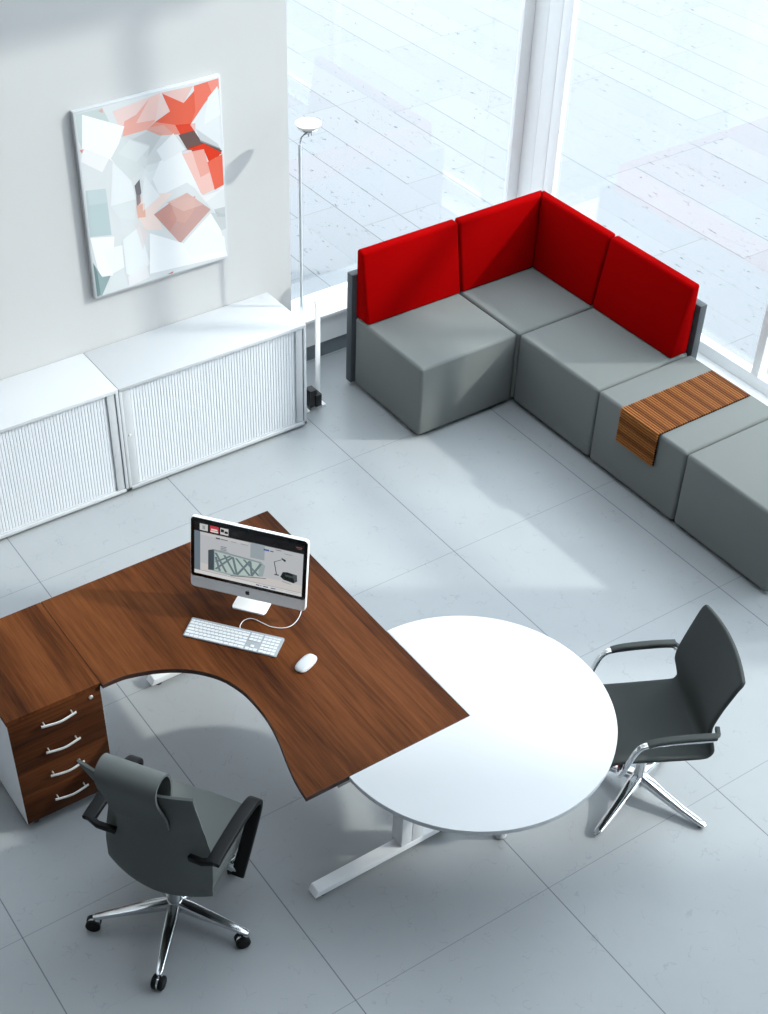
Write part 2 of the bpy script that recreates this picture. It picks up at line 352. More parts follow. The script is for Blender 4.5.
# slatted runner over the ottoman: ribs across top and down the front
t = bmesh.new(); NS = 30; xf = X0+SW-.001
ya, yb = 4.346, 4.648
t1 = prism([(xf-.010, .300), (xf-.003, .300), (xf-.003, HS+.002), (5.755, HS+.002), (5.755, HS+.008), (xf-.010, HS+.008)], ya, yb, fn=lambda u, v, w: (u, w, v))
rb = empty('slatted_runner', label='brown slatted wood runner draped over the front of a grey cube seat', cat='armrest tray')
link('backing', t1, M['slatgap'], rb)
NT_ = 40
L0 = 5.757 - (xf-.012); NF = 13; H0 = HS+.010-.300
for nm, mt, odd in (('light_slats', 'slat', 0), ('dark_slats', 'slat2', 1)):
    tr = bmesh.new()
    for k in range(NT_):
        if (k*7 % 5 in (1, 3)) != bool(odd): continue
        x = xf-.012 + L0*k/NT_; box(tr, x, x + L0/NT_*.47, ya, yb, HS+.006, HS+.0145)
    for k in range(NF):
        if (k*7 % 5 in (1, 3)) != bool(odd): continue
        z = .300 + H0*k/NF; box(tr, xf-.018, xf-.008, ya, yb, z, z + H0/NF*.47)
    link(nm, tr, M[mt], rb)
# ================================================================ CABINETS
def cabinet(x0, x1, label, lock=True):
    c = empty('tambour_cabinet', ((x0+x1)/2, 6.303, 0), label=label, cat='cabinet', group='low white tambour cabinets')
    w = (x1-x0)/2 - .0015; f, b = -.217, .218; H = .728
    t = bx(-w, w, f+.012, b, .02, .045); box(t, -w, -w+.018, f, b, .02, H-.022, b=.001); box(t, w-.018, w, f, b, .02, H-.022, b=.001); box(t, -w+.018, w-.018, b-.016, b, .045, H-.022)
    box(t, -w, w, f, f+.02, .02, .04, b=.001)
    link('carcass', t, M['white'], c)
    link('top_panel', bx(-w, w, f-.002, b, H-.022, H, b=.0015), M['white'], c)
    # ribbed tambour door
    a0, a1, n = -w+.02, w-.075, 58
    pts = []
    for k in range(n):
        u = a0+.055 + (a1-a0-.055)*k/n; d = (a1-a0-.055)/n
        pts += [(u, f+.0185), (u+d*.12, f+.0155), (u+d*.80, f+.0155), (u+d*.92, f+.0185)]
    pts += [(a1, f+.0185), (a1, f+.03), (a0+.055, f+.03)]
    link('tambour_door', prism(pts, .042, H-.024), M['white2'], c)
    link('end_stile', bx(a0, a0+.052, f+.008, f+.03, .042, H-.024, b=.002), M['white'], c)
    link('grip_rail', bx(a1+.006, a1+.053, f+.006, f+.03, .042, H-.024, b=.003), M['white'], c)
    t = bx(a1, a1+.006, f+.02, f+.03, .042, H-.024); link('side_guide', t, M['white2'], c)
    if lock: link('lock', lathe([(0, -.006), (.009, -.006), (.009, .004), (.006, .006), (0, .006)], 16, (a0+.02, f+.008, H*.545), (0, -1, 0)), M['steel'], c)
    for x in (-w+.06, w-.06): link('foot', bx(x-.025, x+.025, f+.04, f+.09, 0, .022), M['foot'], c); link('foot', bx(x-.025, x+.025, b-.09, b-.04, 0, .022), M['foot'], c)
cabinet(2.624, 3.853, 'low white tambour cabinet under the painting, right end near the floor lamp')
cabinet(1.395, 2.624, 'low white tambour cabinet at the left edge, cut off by the frame')
# ================================================================ PAINTING
ART = [
 ((205,214,212), [(2.737,2.117),(2.889,2.115),(2.934,1.996),(2.752,1.932),(2.737,1.977)]),
 ((242,212,206), [(2.943,2.084),(3.221,2.117),(3.271,2.006),(3.106,1.954),(2.995,1.93)]),
 ((214,216,216), [(2.969,1.96),(3.226,1.943),(3.377,1.773),(3.123,1.704),(3.05,1.781)]),
 ((196,198,199), [(3.032,1.908),(3.145,1.935),(3.222,1.898),(3.111,1.784)]),
 ((242,176,162), [(2.986,1.938),(3.004,2.016),(3.075,2.035),(3.16,2.105),(3.221,2.117),(3.178,1.973),(3.125,1.94)]),
 ((246,200,190), [(3.07,1.99),(3.16,2.105),(3.221,2.117),(3.179,1.982)]),
 ((232,104,80), [(3.23,2.116),(3.354,2.032),(3.43,2.088),(3.422,1.97),(3.396,1.902),(3.295,1.926),(3.178,1.97),(3.271,2.006)]),
 ((240,122,102), [(3.421,2.108),(3.571,2.116),(3.571,2.062),(3.475,1.995),(3.386,1.904),(3.422,1.97)]),
 ((246,150,134), [(3.503,2.113),(3.571,2.116),(3.571,2.062),(3.529,2.038)]),
 ((235,196,188), [(3.221,2.117),(3.417,2.109),(3.354,2.032),(3.236,2.109)]),
 ((236,150,132), [(3.125,1.94),(3.178,1.97),(3.295,1.926),(3.322,1.867),(3.201,1.89)]),
 ((226,74,50), [(3.295,1.926),(3.417,1.906),(3.413,1.841),(3.322,1.867)]),
 ((112,88,84), [(3.311,1.866),(3.415,1.869),(3.571,1.711),(3.539,1.673),(3.459,1.749),(3.356,1.775)]),
 ((152,152,153), [(3.415,1.878),(3.544,1.76),(3.563,1.722),(3.441,1.796)]),
 ((150,70,55), [(3.367,1.785),(3.461,1.781),(3.483,1.727),(3.405,1.728)]),
 ((233,235,236), [(3.562,2.076),(3.571,1.722),(3.442,1.805),(3.386,1.904),(3.475,1.995)]),
 ((244,245,245), [(3.501,2.026),(3.562,2.076),(3.571,1.915),(3.468,1.884)]),
 ((228,62,35), [(3.345,1.772),(3.461,1.781),(3.571,1.698),(3.486,1.668),(3.459,1.743)]),
 ((240,108,84), [(3.475,1.67),(3.571,1.692),(3.571,1.512),(3.512,1.497)]),
 ((250,225,218), [(3.235,1.684),(3.332,1.727),(3.384,1.576),(3.242,1.644)]),
 ((243,244,244), [(3.115,1.726),(3.316,1.789),(3.422,1.506),(3.342,1.587),(3.172,1.554)]),
 ((246,198,188), [(3.324,1.758),(3.459,1.749),(3.512,1.501),(3.431,1.487)]),
 ((240,160,144), [(3.386,1.756),(3.459,1.749),(3.488,1.608),(3.428,1.594)]),
 ((247,247,247), [(3.174,1.815),(3.282,1.883),(3.346,1.777),(3.209,1.74)]),
 ((253,253,253), [(2.774,2.107),(3.001,1.989),(2.964,1.915),(3.031,1.69),(2.897,1.84),(2.752,1.932)]),
 ((246,243,243), [(2.752,1.929),(2.897,1.84),(2.85,1.776),(2.739,1.862)]),
 ((222,225,224), [(2.906,1.837),(2.986,1.938),(3.137,1.853),(3.107,1.747),(3.01,1.686)]),
 ((228,231,230), [(2.947,1.854),(3.023,1.91),(3.136,1.844),(3.05,1.781)]),
 ((238,240,240), [(2.914,1.816),(3.01,1.686),(3.029,1.574),(2.877,1.576)]),
 ((230,233,233), [(3.107,1.747),(3.188,1.745),(3.116,1.628),(3.07,1.68)]),
 ((192,206,207), [(2.743,1.701),(2.859,1.682),(2.863,1.411),(2.737,1.435)]),
 ((206,217,217), [(2.754,1.698),(2.859,1.682),(2.858,1.601),(2.752,1.615)]),
 ((228,231,231), [(2.877,1.576),(3.028,1.564),(3.008,1.46),(2.919,1.495)]),
 ((120,115,120), [(3.027,1.652),(3.06,1.682),(3.063,1.604),(3.037,1.552)]),
 ((160,140,138), [(3.031,1.593),(3.056,1.596),(3.055,1.547),(3.029,1.53)]),
 ((249,226,217), [(3.072,1.591),(3.255,1.551),(3.133,1.465),(3.176,1.351),(3.073,1.381),(3.02,1.477)]),
 ((236,184,166), [(3.025,1.535),(3.077,1.54),(3.076,1.457),(3.029,1.464)]),
 ((241,242,242), [(3.092,1.693),(3.172,1.554),(3.063,1.495),(3.069,1.602)]),
 ((207,164,156), [(3.126,1.457),(3.338,1.528),(3.479,1.388),(3.274,1.239)]),
 ((222,172,158), [(3.251,1.502),(3.389,1.494),(3.377,1.416),(3.315,1.352),(3.222,1.399)]),
 ((228,190,180), [(3.21,1.504),(3.338,1.528),(3.439,1.43),(3.309,1.425)]),
 ((210,150,138), [(3.126,1.457),(3.23,1.498),(3.264,1.387),(3.216,1.329)]),
 ((233,234,234), [(3.441,1.46),(3.571,1.492),(3.571,1.328),(3.479,1.388)]),
 ((244,240,239), [(3.363,1.581),(3.442,1.48),(3.529,1.486),(3.571,1.505),(3.571,1.492),(3.45,1.437)]),
 ((207,210,210), [(3.478,1.367),(3.571,1.338),(3.571,1.245),(3.526,1.239)]),
 ((190,193,194), [(3.501,1.382),(3.571,1.379),(3.571,1.317),(3.52,1.331)]),
 ((251,251,251), [(3.091,1.355),(3.295,1.233),(3.478,1.367),(3.537,1.246),(3.571,1.073),(3.069,1.11)]),
 ((247,248,248), [(3.295,1.233),(3.43,1.298),(3.557,1.198),(3.564,1.11),(3.332,1.137)]),
 ((240,242,242), [(2.925,1.363),(3.034,1.412),(3.075,1.172),(2.984,1.116),(2.925,1.155)]),
 ((234,222,220), [(3.006,1.441),(3.083,1.378),(3.041,1.267)]),
 ((253,253,253), [(2.737,1.429),(2.878,1.397),(2.843,1.17),(2.766,1.188)]),
 ((246,247,247), [(2.8,1.339),(2.922,1.333),(2.919,1.199),(2.844,1.181)]),
 ((152,172,172), [(2.737,1.281),(2.781,1.179),(2.832,1.174),(2.768,1.07),(2.737,1.07)]),
 ((120,142,142), [(2.737,1.281),(2.755,1.219),(2.759,1.08),(2.737,1.07)]),
 ((226,229,229), [(2.819,1.146),(2.919,1.199),(2.926,1.07),(2.81,1.07)]),
 ((240,238,238), [(2.933,1.132),(3.054,1.179),(3.067,1.09),(2.937,1.071)]),
 ((200,120,110), [(3.174,1.074),(3.218,1.081),(3.212,1.07)]),
 ((225,150,140), [(2.737,1.927),(2.761,1.926),(2.749,1.905)]),
 ((240,170,160), [(2.865,2.103),(2.889,2.115),(2.89,2.088)]),
]
def art_mat(i, rgb): return mat('canvas_tone_%d' % i, tuple(min(250, v*.885) for v in rgb), .7, spec=.1)
def area2(P): return sum(a[0]*b[1]-b[0]*a[1] for a, b in zip(P, P[1:]+P[:1]))
def convex(P):
    n = len(P); c = [(P[(i+1) % n][0]-P[i][0])*(P[(i+2) % n][1]-P[(i+1) % n][1]) - (P[(i+1) % n][1]-P[i][1])*(P[(i+2) % n][0]-P[(i+1) % n][0]) for i in range(n)]
    return all(v > -1e-9 for v in c)
def clip(A, B):            # part of A inside convex counter-clockwise B
    out = list(A)
    for p0, p1 in zip(B, B[1:]+B[:1]):
        side = lambda q: (p1[0]-p0[0])*(q[1]-p0[1]) - (p1[1]-p0[1])*(q[0]-p0[0])
        src, out = out, []
        for u, v in zip(src, src[1:]+src[:1]):
            su, sv = side(u), side(v)
            if su >= 0: out.append(u)
            if su*sv < 0: t_ = su/(su-sv); out.append((u[0]+(v[0]-u[0])*t_, u[1]+(v[1]-u[1])*t_))
        if len(out) < 3: return None
    return out if abs(area2(out)) > 2e-4 else None
SHEETS = []
for c, pp in ART:                       # each translucent sheet, then its overlaps with the sheets below
    pp = [q_ for k, q_ in enumerate(pp) if q_ != pp[k-1]]
    if len(pp) < 3 or abs(area2(pp)) < 1e-5: continue
    if area2(pp) < 0: pp = pp[::-1]
    below = [x for x in SHEETS if x[2]]
    SHEETS.append((c, pp, True))
    if convex(pp):
        for c2, p2, _ in below:
            o_ = clip(p2, pp) if convex(p2) else None
            if o_: SHEETS.append((tuple(.7*u+.3*v for u, v in zip(c, c2)), o_, False))
p = empty('painting', (3.154, 6.525, 1.594), label='abstract canvas of overlapping red, pink, grey and white sheets on the wall', cat='painting')
link('stretcher', bx(-.429, .429, -.036, -.001, -.535, .535, b=.002), M['white'], p)
t = bmesh.new(); mats = [art_mat(0, (226, 228, 228))]
vs = [t.verts.new(v) for v in ((-.42, -.0364, -.526), (.42, -.0364, -.526), (.42, -.0364, .526), (-.42, -.0364, .526))]; t.faces.new(vs)
for i, (c, pp, _) in enumerate(SHEETS):
    mats.append(art_mat(i+1, c)); y = -.0365 - i*.000012
    try: f = t.faces.new([t.verts.new((x-3.154, y, z-1.594)) for x, z in pp]); f.material_index = i+1
    except ValueError: pass
me = bpy.data.meshes.new('canvas'); t.normal_update()
for f in t.faces:
    if f.normal.y > 0: f.normal_flip()
t.to_mesh(me); t.free()
for m_ in mats: me.materials.append(m_)
cv = bpy.data.objects.new('canvas', me); COL.objects.link(cv); cv.parent = p
def linkw(name, bm, m, par, ang=38):
    for v in bm.verts: v.co -= par.location
    return link(name, bm, m, par, ang)
# ================================================================ DESK
TH = .74
dk = empty('corner_desk', (2.3, 4.0, 0), label='walnut corner desk with a curved inner edge on white T-shaped legs', cat='desk')
curve = smooth_path([(1.534, 4.092, 0), (1.60, 4.092, 0), (1.666, 4.082, 0), (1.79, 4.036, 0), (1.90, 3.962, 0), (1.982, 3.858, 0), (2.021, 3.742, 0), (2.030, 3.64, 0), (2.026, 3.53, 0), (2.003, 3.407, 0), (1.968, 3.282, 0), (1.945, 3.18, 0), (1.934, 3.086, 0)], 4)
pts = [(1.534, 4.722), *[(p.x, p.y) for p in curve], (2.7535, 3.086), (2.7535, 4.722)]
t = prism(pts, TH-.025, TH, b=.0012, seg=1)
for f in t.faces: f.material_index = 0 if abs(f.normal.z) > .9 else 1
linkw('desktop', t, [M['wood'], M['edge']], dk, 30)
def tleg(y0, y1, xa, xb, xc):
    par = dk
    yc = (y0+y1)/2
    prof = [(xa, .022), (xa+.018, .058), (xb-.018, .058), (xb, .022)]
    lg = linkw('leg_foot', prism(prof, y0, y1, b=.003, fn=lambda u, v, w: (u, w, v)), M['leg'], par)
    t = bx(xc, xc+.056, y0+.002, y1+.018, .056, TH-.027, b=.003); linkw('leg_column', t, M['leg'], par)
    t = bx(xc+.060, xc+.118, y0+.002, y1+.018, .056, TH-.027, b=.003); linkw('leg_column', t, M['leg'], par)
    linkw('leg_core', bx(xc+.05, xc+.066, y0+.015, y1, .056, TH-.028), M['satin'], par)
    linkw('support_beam', bx(xa+.12, xb-.12, y0+.01, y1-.005, TH-.062, TH-.0255, b=.002), M['white'], par)
    for x in (xa+.05, xb-.05): linkw('levelling_foot', lathe([(0, 0), (.02, 0), (.02, .008), (.008, .01), (.008, .024), (0, .024)], 16, (x, yc, 0)), M['foot'], par)
tleg(3.090, 3.150, 1.978, 2.72, 2.436)
tleg(4.610, 4.670, 1.985, 2.72, 2.436)
linkw('cross_beam', bx(2.48, 2.53, 3.15, 4.61, TH-.058, TH-.0255, b=.002), M['white'], dk)
# round table
rt = empty('round_table', (2.7555, 3.0845, 0), label='round white meeting table joined to the end of the walnut desk', cat='table')
R_ = .615; pts = [(0, 0)] + [(R_*math.cos(math.radians(a)), R_*math.sin(math.radians(a))) for a in range(180, 451, 3)]
t = prism(pts, TH-.0255, TH-.0005, b=.0018, seg=2); link('tabletop', t, M['disc'], rt)
link('leg', lathe([(0, .006), (.03, .006), (.03, .016), (.0275, .02), (.0275, TH-.033), (.06, TH-.031), (.06, TH-.0258), (0, TH-.0258)], 24, (.125, -.145, 0)), M['white'], rt)
link('leg', lathe([(0, .006), (.03, .006), (.03, .016), (.0275, .02), (.0275, TH-.033), (.06, TH-.031), (.06, TH-.0258), (0, TH-.0258)], 24, (.36, .22, 0)), M['white'], rt)
for x, y in ((.125, -.145), (.36, .22)): link('levelling_foot', lathe([(0, 0), (.026, 0), (.026, .006), (0, .006)], 20, (x, y, 0)), M['foot'], rt)
# pedestal
pd = empty('drawer_pedestal', (1.3135, 4.40, 0), label='walnut fronted pedestal of four drawers with white side panel', cat='drawers')
px0, px1, py0, py1 = 1.094, 1.532, 4.113, 4.722
t = bx(px0-.002, px1, py0-.003, py1, TH-.025, TH, b=.0012, seg=1); linkw('top_panel', t, M['wood'], pd)
t = bx(px0, px0+.018, py0+.003, py1, .06, TH-.0255, b=.001); box(t, px1-.018, px1, py0+.003, py1, .06, TH-.0255, b=.001); box(t, px0+.018, px1-.018, py1-.018, py1, .06, TH-.0255); box(t, px0+.018, px1-.018, py0+.02, py1-.018, .06, .078)
linkw('carcass', t, M['leg'], pd)
zt = [.7135, .562, .402, .244, .062]
zt = [.7135, .565, .405, .247, .062]
hz = [.650, .485, .330, .168]
for k in range(4):
    d = linkw('drawer', bx(px0+.0015, px1-.0015, py0, py0+.019, zt[k+1]+.0015, zt[k]-.0005, b=.001), M['woodx'], pd)
    hp = [( -.082, -.022), (-.055, -.027), (0, -.033), (.055, -.027), (.082, -.022)]
    xc = 1.316
    path = smooth_path([(xc+a, py0+b, hz[k] + (-.004 + .004*abs(a)/.082)) for a, b in hp], 5)
    t = sweep(path, rrect(.0028, .0062, .0022, 2)); h = linkw('handle', t, M['steel'], pd); 
    for s in (-.066, .066):
        t2 = tube([(xc+s, py0+.001, hz[k]), (xc+s, py0-.025, hz[k])], .0035, 8); 
        q = linkw('handle_post', t2, M['steel'], pd); q.parent = d
    h.parent = d
t = lathe([(0, -.004), (.0105, -.004), (.0105, .003), (.008, .005), (0, .005)], 20, (1.481, py0, .676), (0, -1, 0)); box(t, 1.4802, 1.4818, py0-.0062, py0-.004, .671, .681); linkw('lock', t, M['steel'], pd)
for x in (px0+.05, px1-.05):
    for y in (py0+.05, py1-.05):
        t = bx(x-.018, x+.018, y-.018, y+.018, .045, .06); merge(t, lathe([(0, -.012), (.02, -.012), (.024, -.008), (.024, .008), (.02, .012), (0, .012)], 20, (x, y, .0242), (1, 0, 0)))
        linkw('castor', t, M['foot'], pd)
# ================================================================ COMPUTER
MY = math.atan2(-.787, .617)
mo = empty('desktop_computer', (2.365, 4.198, TH+.0008), MY, 'silver all-in-one desktop computer with its screen lit, standing on the walnut desk', 'computer')
TL = .15
def scr(u, v, d=0):        # screen frame: u right, v up the tilted face, d out of the back
    return Vector((u, -.075 + v*math.sin(TL) + d*math.cos(TL), .072 + v*math.cos(TL) - d*math.sin(TL)))
UL, UR, VB, VT = -.2825, .2725, 0.0, .372; UC = (UL+UR)/2
t = bmesh.new(); W2, H2 = (UR-UL)/2, (VT-VB)/2
def ring(k, d, r=.018): return [scr(UC + a*k, VB+H2 + b*k, d) for a, b in rrect(W2, H2, r, 4)]
t = loft([ring(.992, 0), ring(1, .003), ring(1, .018), ring(.97, .026), ring(.6, .046), ring(.2, .052)]); link('housing', t, M['silver'], mo)
def face(pts, mi, bm, d): 
    vs = [bm.verts.new(scr(u, v, d)) for u, v in pts]
    f = bm.faces.new(vs); f.material_index = mi
VC = .062
t = bmesh.new(); rr = [(UC + a, (VC+VT-.003)/2 + b) for a, b in rrect(W2-.003, (VT-.003-VC)/2, .014, 4)]
front = [scr(u, v, -.0022) for u, v in rr]; back = [scr(u, v, .0) for u, v in rr]; t = loft([front, back]); link('front_glass', t, M['bezel'], mo)
# emblem: apple with a bite and a leaf
def apple(s):
    P = [(0, .36), (.18, .42), (.36, .36), (.44, .24), (.34, .10), (.33, -.05), (.46, -.2), (.38, -.38), (.24, -.52), (.10, -.5), (0, -.47), (-.10, -.5), (-.24, -.52), (-.40, -.3), (-.47, -.05), (-.44, .2), (-.33, .36), (-.18, .42)]
    return [(UC + a*s, .031 - s*.05 + b*s) for a, b in P]
t = bmesh.new()
s = .022; t = loft([[scr(u, v, -.0006) for u, v in apple(s)], [scr(u, v, .001) for u, v in apple(s)]])
lf = [(UC + a*s, .031 - s*.05 + b*s) for a, b in ((0, .47), (.16, .52), (.24, .72), (.08, .66))]
merge(t, loft([[scr(u, v, -.0006) for u, v in lf], [scr(u, v, .001) for u, v in lf]])); link('emblem', t, M['logo'], mo)
# screen picture
DU0, DU1, DV0, DV1 = UL+.020, UR-.020, VT-.022, VC+.016
def emi(name, rgb, k=1.0):
    m = bpy.data.materials.new(name); m.use_nodes = True; b = m.node_tree.nodes['Principled BSDF']
    b.inputs['Base Color'].default_value = (.01, .01, .01, 1); b.inputs['Roughness'].default_value = .25
    b.inputs['Emission Color'].default_value = (*lin(rgb), 1); b.inputs['Emission Strength'].default_value = k; return m
def q(u, v): return (DU0 + (DU1-DU0)*u, DV0 + (DV1-DV0)*v)
scrs = []; smats = []; smi = {}
def sp(pts, rgb):
    if rgb not in smi: smi[rgb] = len(smats); smats.append(emi('screen_tone_%d' % len(smats), rgb, .46))
    scrs.append(([q(*p) for p in pts], smi[rgb]))
def sr(a, b, c, d, rgb): sp([(a, b), (c, b), (c, d), (a, d)], rgb)
sr(0, 0, 1, 1, (10, 10, 12))
for a, b, rgb in ((.05, .125, (210, 212, 210)), (.145, .225, (200, 60, 70)), (.24, .315, (215, 214, 214))): sr(a, .02, b, .145, rgb)
sr(.075, .05, .10, .12, (160, 165, 165)); sr(.155, .075, .215, .105, (240, 225, 225)); sr(.15, .115, .22, .14, (235, 230, 230)); sr(.245, .045, .275, .10, (20, 20, 22)); sr(.28, .07, .31, .115, (20, 20, 22)); sr(.34, .05, .40, .11, (30, 32, 36)); sr(.93, .06, .985, .075, (150, 90, 80)); sr(.94, .09, .98, .1, (110, 110, 110))
sr(0, .17, 1, .93, (196, 199, 202)); sr(0, .17, .055, .93, (112, 128, 140)); sr(.055, .17, .50, .23, (208, 208, 208)); sr(.055, .17, 1, .178, (120, 122, 124)); sr(.52, .17, .65, .46, (160, 172, 178)); sr(.055, .78, 1, .93, (212, 209, 206)); sr(0, .93, 1, 1, (222, 222, 222)); sr(.0, .925, 1, .932, (150, 150, 150))
sr(.20, .225, .24, .25, (40, 50, 80)); sr(.245, .23, .31, .245, (90, 95, 105)); sr(.34, .235, .39, .245, (140, 145, 150)); sr(.43, .235, .50, .245, (140, 145, 150)); sr(.64, .235, .69, .265, (40, 90, 160)); sr(.70, .245, .73, .262, (60, 80, 120)); sr(.75, .2, .8, .21, (70, 75, 80)); sr(.83, .24, .9, .25, (150, 152, 155))
for v in (.37, .40, .43): sr(.245, v, .30, v+.015, (120, 132, 140))
for v in (.455, .475): sr(.235, v, .32, v+.01, (140, 148, 152))
sp([(.13, .50), (.18, .46), (.62, .50), (.66, .56), (.64, .78), (.36, .905), (.13, .885)], (162, 178, 180)); sp([(.13, .50), (.185, .46), (.185, .87), (.13, .885)], (66, 80, 88)); sp([(.195, .50), (.60, .53), (.60, .80), (.35, .87), (.195, .86)], (188, 206, 200))
def bar(a, b, w, rgb=(110, 128, 134)):
    d = Vector((b[0]-a[0], b[1]-a[1])); n = Vector((-d.y, d.x)).normalized()*w
    sp([(a[0]+n.x, a[1]+n.y), (b[0]+n.x, b[1]+n.y), (b[0]-n.x, b[1]-n.y), (a[0]-n.x, a[1]-n.y)], rgb)
for a, b in (((.2, .52), (.30, .86)), ((.2, .70), (.34, .52)), ((.2, .84), (.36, .53)), ((.36, .53), (.40, .86)), ((.40, .86), (.52, .53)), ((.39, .54), (.52, .82)), ((.52, .53), (.54, .82)), ((.54, .80), (.62, .54)), ((.46, .53), (.60, .78)), ((.2, .60), (.24, .86)), ((.28, .53), (.38, .86))): bar(a, b, .011)
bar((.18, .47), (.62, .52), .012, (140, 156, 160)); bar((.34, .905), (.67, .80), .006, (84, 92, 98))
bar((.815, .36), (.74, .44), .004, (70, 74, 78)); bar((.74, .44), (.765, .68), .004, (70, 74, 78)); sp([(.80, .33), (.845, .36), (.84, .40), (.82, .38)], (40, 44, 48)); sr(.745, .67, .785, .69, (40, 44, 48))
sp([(.80, .70), (.82, .60), (.86, .585), (.94, .60), (.95, .72), (.925, .77), (.83, .745)], (14, 24, 24)); sp([(.84, .635), (.92, .64), (.92, .68), (.845, .67)], (60, 78, 76)); sp([(.91, .61), (.95, .60), (.955, .72), (.93, .76)], (80, 84, 86)); sp([(.82, .78), (.90, .80), (.90, .808), (.82, .79)], (120, 130, 136))
for a, b in ((.58, .61), (.645, .69), (.715, .76), (.62, .63)): sr(a, .955, b, .975, (60, 80, 130))
for a, b in ((.85, .97), (.72, .83)): sr(a, .955, b, .96, (150, 150, 152))
t = bmesh.new()
for i, (pts, mi) in enumerate(scrs): face(pts, mi, t, -.0024 - i*.00001)
me = bpy.data.meshes.new('screen'); t.normal_update(); t.to_mesh(me); t.free()
for m_ in smats: me.materials.append(m_)
o = bpy.data.objects.new('screen', me); COL.objects.link(o); o.parent = mo
link('camera_dot', lathe([(0, 0), (.003, 0), (.003, .001), (0, .001)], 10, scr(UC, VT-.011, -.0022), (0, -1, 0)), M['logo'], mo)
# stand: one bent sheet
path = [(-.088, .003), (-.02, .003), (.05, .003), (.078, .006), (.088, .018), (.083, .04), (.05, .11), (.012, .185)]
path = smooth_path([(0, a, b) for a, b in path], 5)
t = sweep(path, rrect(.0825, .003, .0028, 2), upv=(0, -.3, 1)) if 0 else None
rings = []
for i, p in enumerate(path):
    d = (path[min(i+1, len(path)-1)] - path[max(i-1, 0)]).normalized(); n_ = Vector((0, -d.z, d.y)); w_ = .0825 if p.z < .02 else .0825 - .012*min(1, (p.z-.02)/.1)
    if i < 2: w_ = (.074, .080)[i]
    rings.append([p + Vector((a, 0, 0)) + n_*b for a, b in rrect(w_, .003, .0028, 2)])
link('stand', loft(rings), M['silver'], mo)
# keyboard
kx, ky = Vector((.628, -.778, 0)), Vector((.778, .628, 0))
kc = Vector((2.155, 4.032, TH+.0008))
kb = empty('keyboard', kc, math.atan2(-.778, .628), 'slim aluminium keyboard with white keys and a thin cable, in front of the computer', 'keyboard')
KW, KD = .221, .0585
def kz(y): return .006 + (y+KD)/(2*KD)*.007
t = prism(rrect(KW, KD, .006, 3), 0, .006); 
for v in t.verts:
    if v.co.z > .003: v.co.z = kz(v.co.y)
bevel(t, .0012, 2, 45); link('case', t, M['keybed'], kb)
link('rear_edge', tube([(-KW+.012, KD-.008, .0052), (KW-.012, KD-.008, .0052)], .005, 10), M['keybed'], kb)
rows = []
P = .01905; y0 = -KD + .0105; rh = [.0185]*5 + [.0125]; left = -KW+.0045
lay = [
 [1.25, 1, 1.25, 1.25, 5, 1.25, 1.25, 1, 1.5],                # bottom
 [2.25] + [1]*10 + [2.5],
 [1.75] + [1]*11 + [2],
 [1.5] + [1]*12 + [1.25],
 [1]*13 + [1.75],
 [1.05]*14]
keys = []
yy = y0
for r, row in enumerate(lay):
    h = .0185 if r < 5 else .0125; x = left; tot = sum(row); sc_ = 14.75*P/tot if r != 5 else 14.75*P/tot
    for w_ in row: keys.append((x + w_*sc_/2, yy + h/2 - .009, w_*sc_ - .0026, h - .003)); x += w_*sc_
    x = left + 14.75*P + .006
    nav = {0: 3, 1: 1, 2: 0, 3: 3, 4: 3, 5: 3}[r]
    for k in range(nav):
        xx = x + P*(k + .5) + (P if r == 1 else 0); keys.append((xx, yy + h/2 - .009, P - .0026, h - .003))
    x += 3*P + .006
    npad = {0: [(0, 2), (2, 1), (3, 1)], 1: [(0, 1), (1, 1), (2, 1), (3, 1)]}.get(r, [(0, 1), (1, 1), (2, 1), (3, 1)])
    for a, w_ in npad: keys.append((x + P*(a + w_/2), yy + h/2 - .009, P*w_ - .0026, h - .003))
    yy += h
keys = [k for k in keys if abs(k[0]) + k[2]/2 < KW-.001]
kmesh = {}
rest = bmesh.new()
for i, (x, y, w_, h) in enumerate(keys):
    if i >= 100:
        box(rest, x-w_/2, x+w_/2, y-h/2, y+h/2, kz(y)-.0005, kz(y)+.0016); continue
    kk = (round(w_, 4), round(h, 4))
    if kk not in kmesh:
        t = bmesh.new(); t2 = prism(rrect(w_/2, h/2, .002, 2), -.0005, .0018, fn=lambda u, v, w: (u, v, w)); merge(t, t2)
        o = link('key', t, M['key'], kb); kmesh[kk] = o.data
    else:
        o = bpy.data.objects.new('key', kmesh[kk]); COL.objects.link(o); o.parent = kb
    o.location = (x, y, kz(y))
if rest.verts: tag(link('keys', rest, M['key'], kb), kind='stuff')
else: rest.free()
loc2 = lambda x, y, z: Matrix.Rotation(-math.atan2(-.778, .628), 3, 'Z') @ (Vector((x, y, z)) - kc)
path = smooth_path([loc2(2.2065, 4.060, TH+.0055), loc2(2.221, 4.085, TH+.004), loc2(2.256, 4.104, TH+.0035), loc2(2.293, 4.088, TH+.0035), loc2(2.335, 3.998, TH+.0035), loc2(2.40, 3.957, TH+.0035), loc2(2.472, 3.986, TH+.0035), loc2(2.535, 4.06, TH+.0035), loc2(2.58, 4.15, TH+.0035), loc2(2.545, 4.26, TH+.0035), loc2(2.50, 4.30, TH+.0035)], 7)
link('cable', tube(path, .0019, 8), M['cable'], kb)
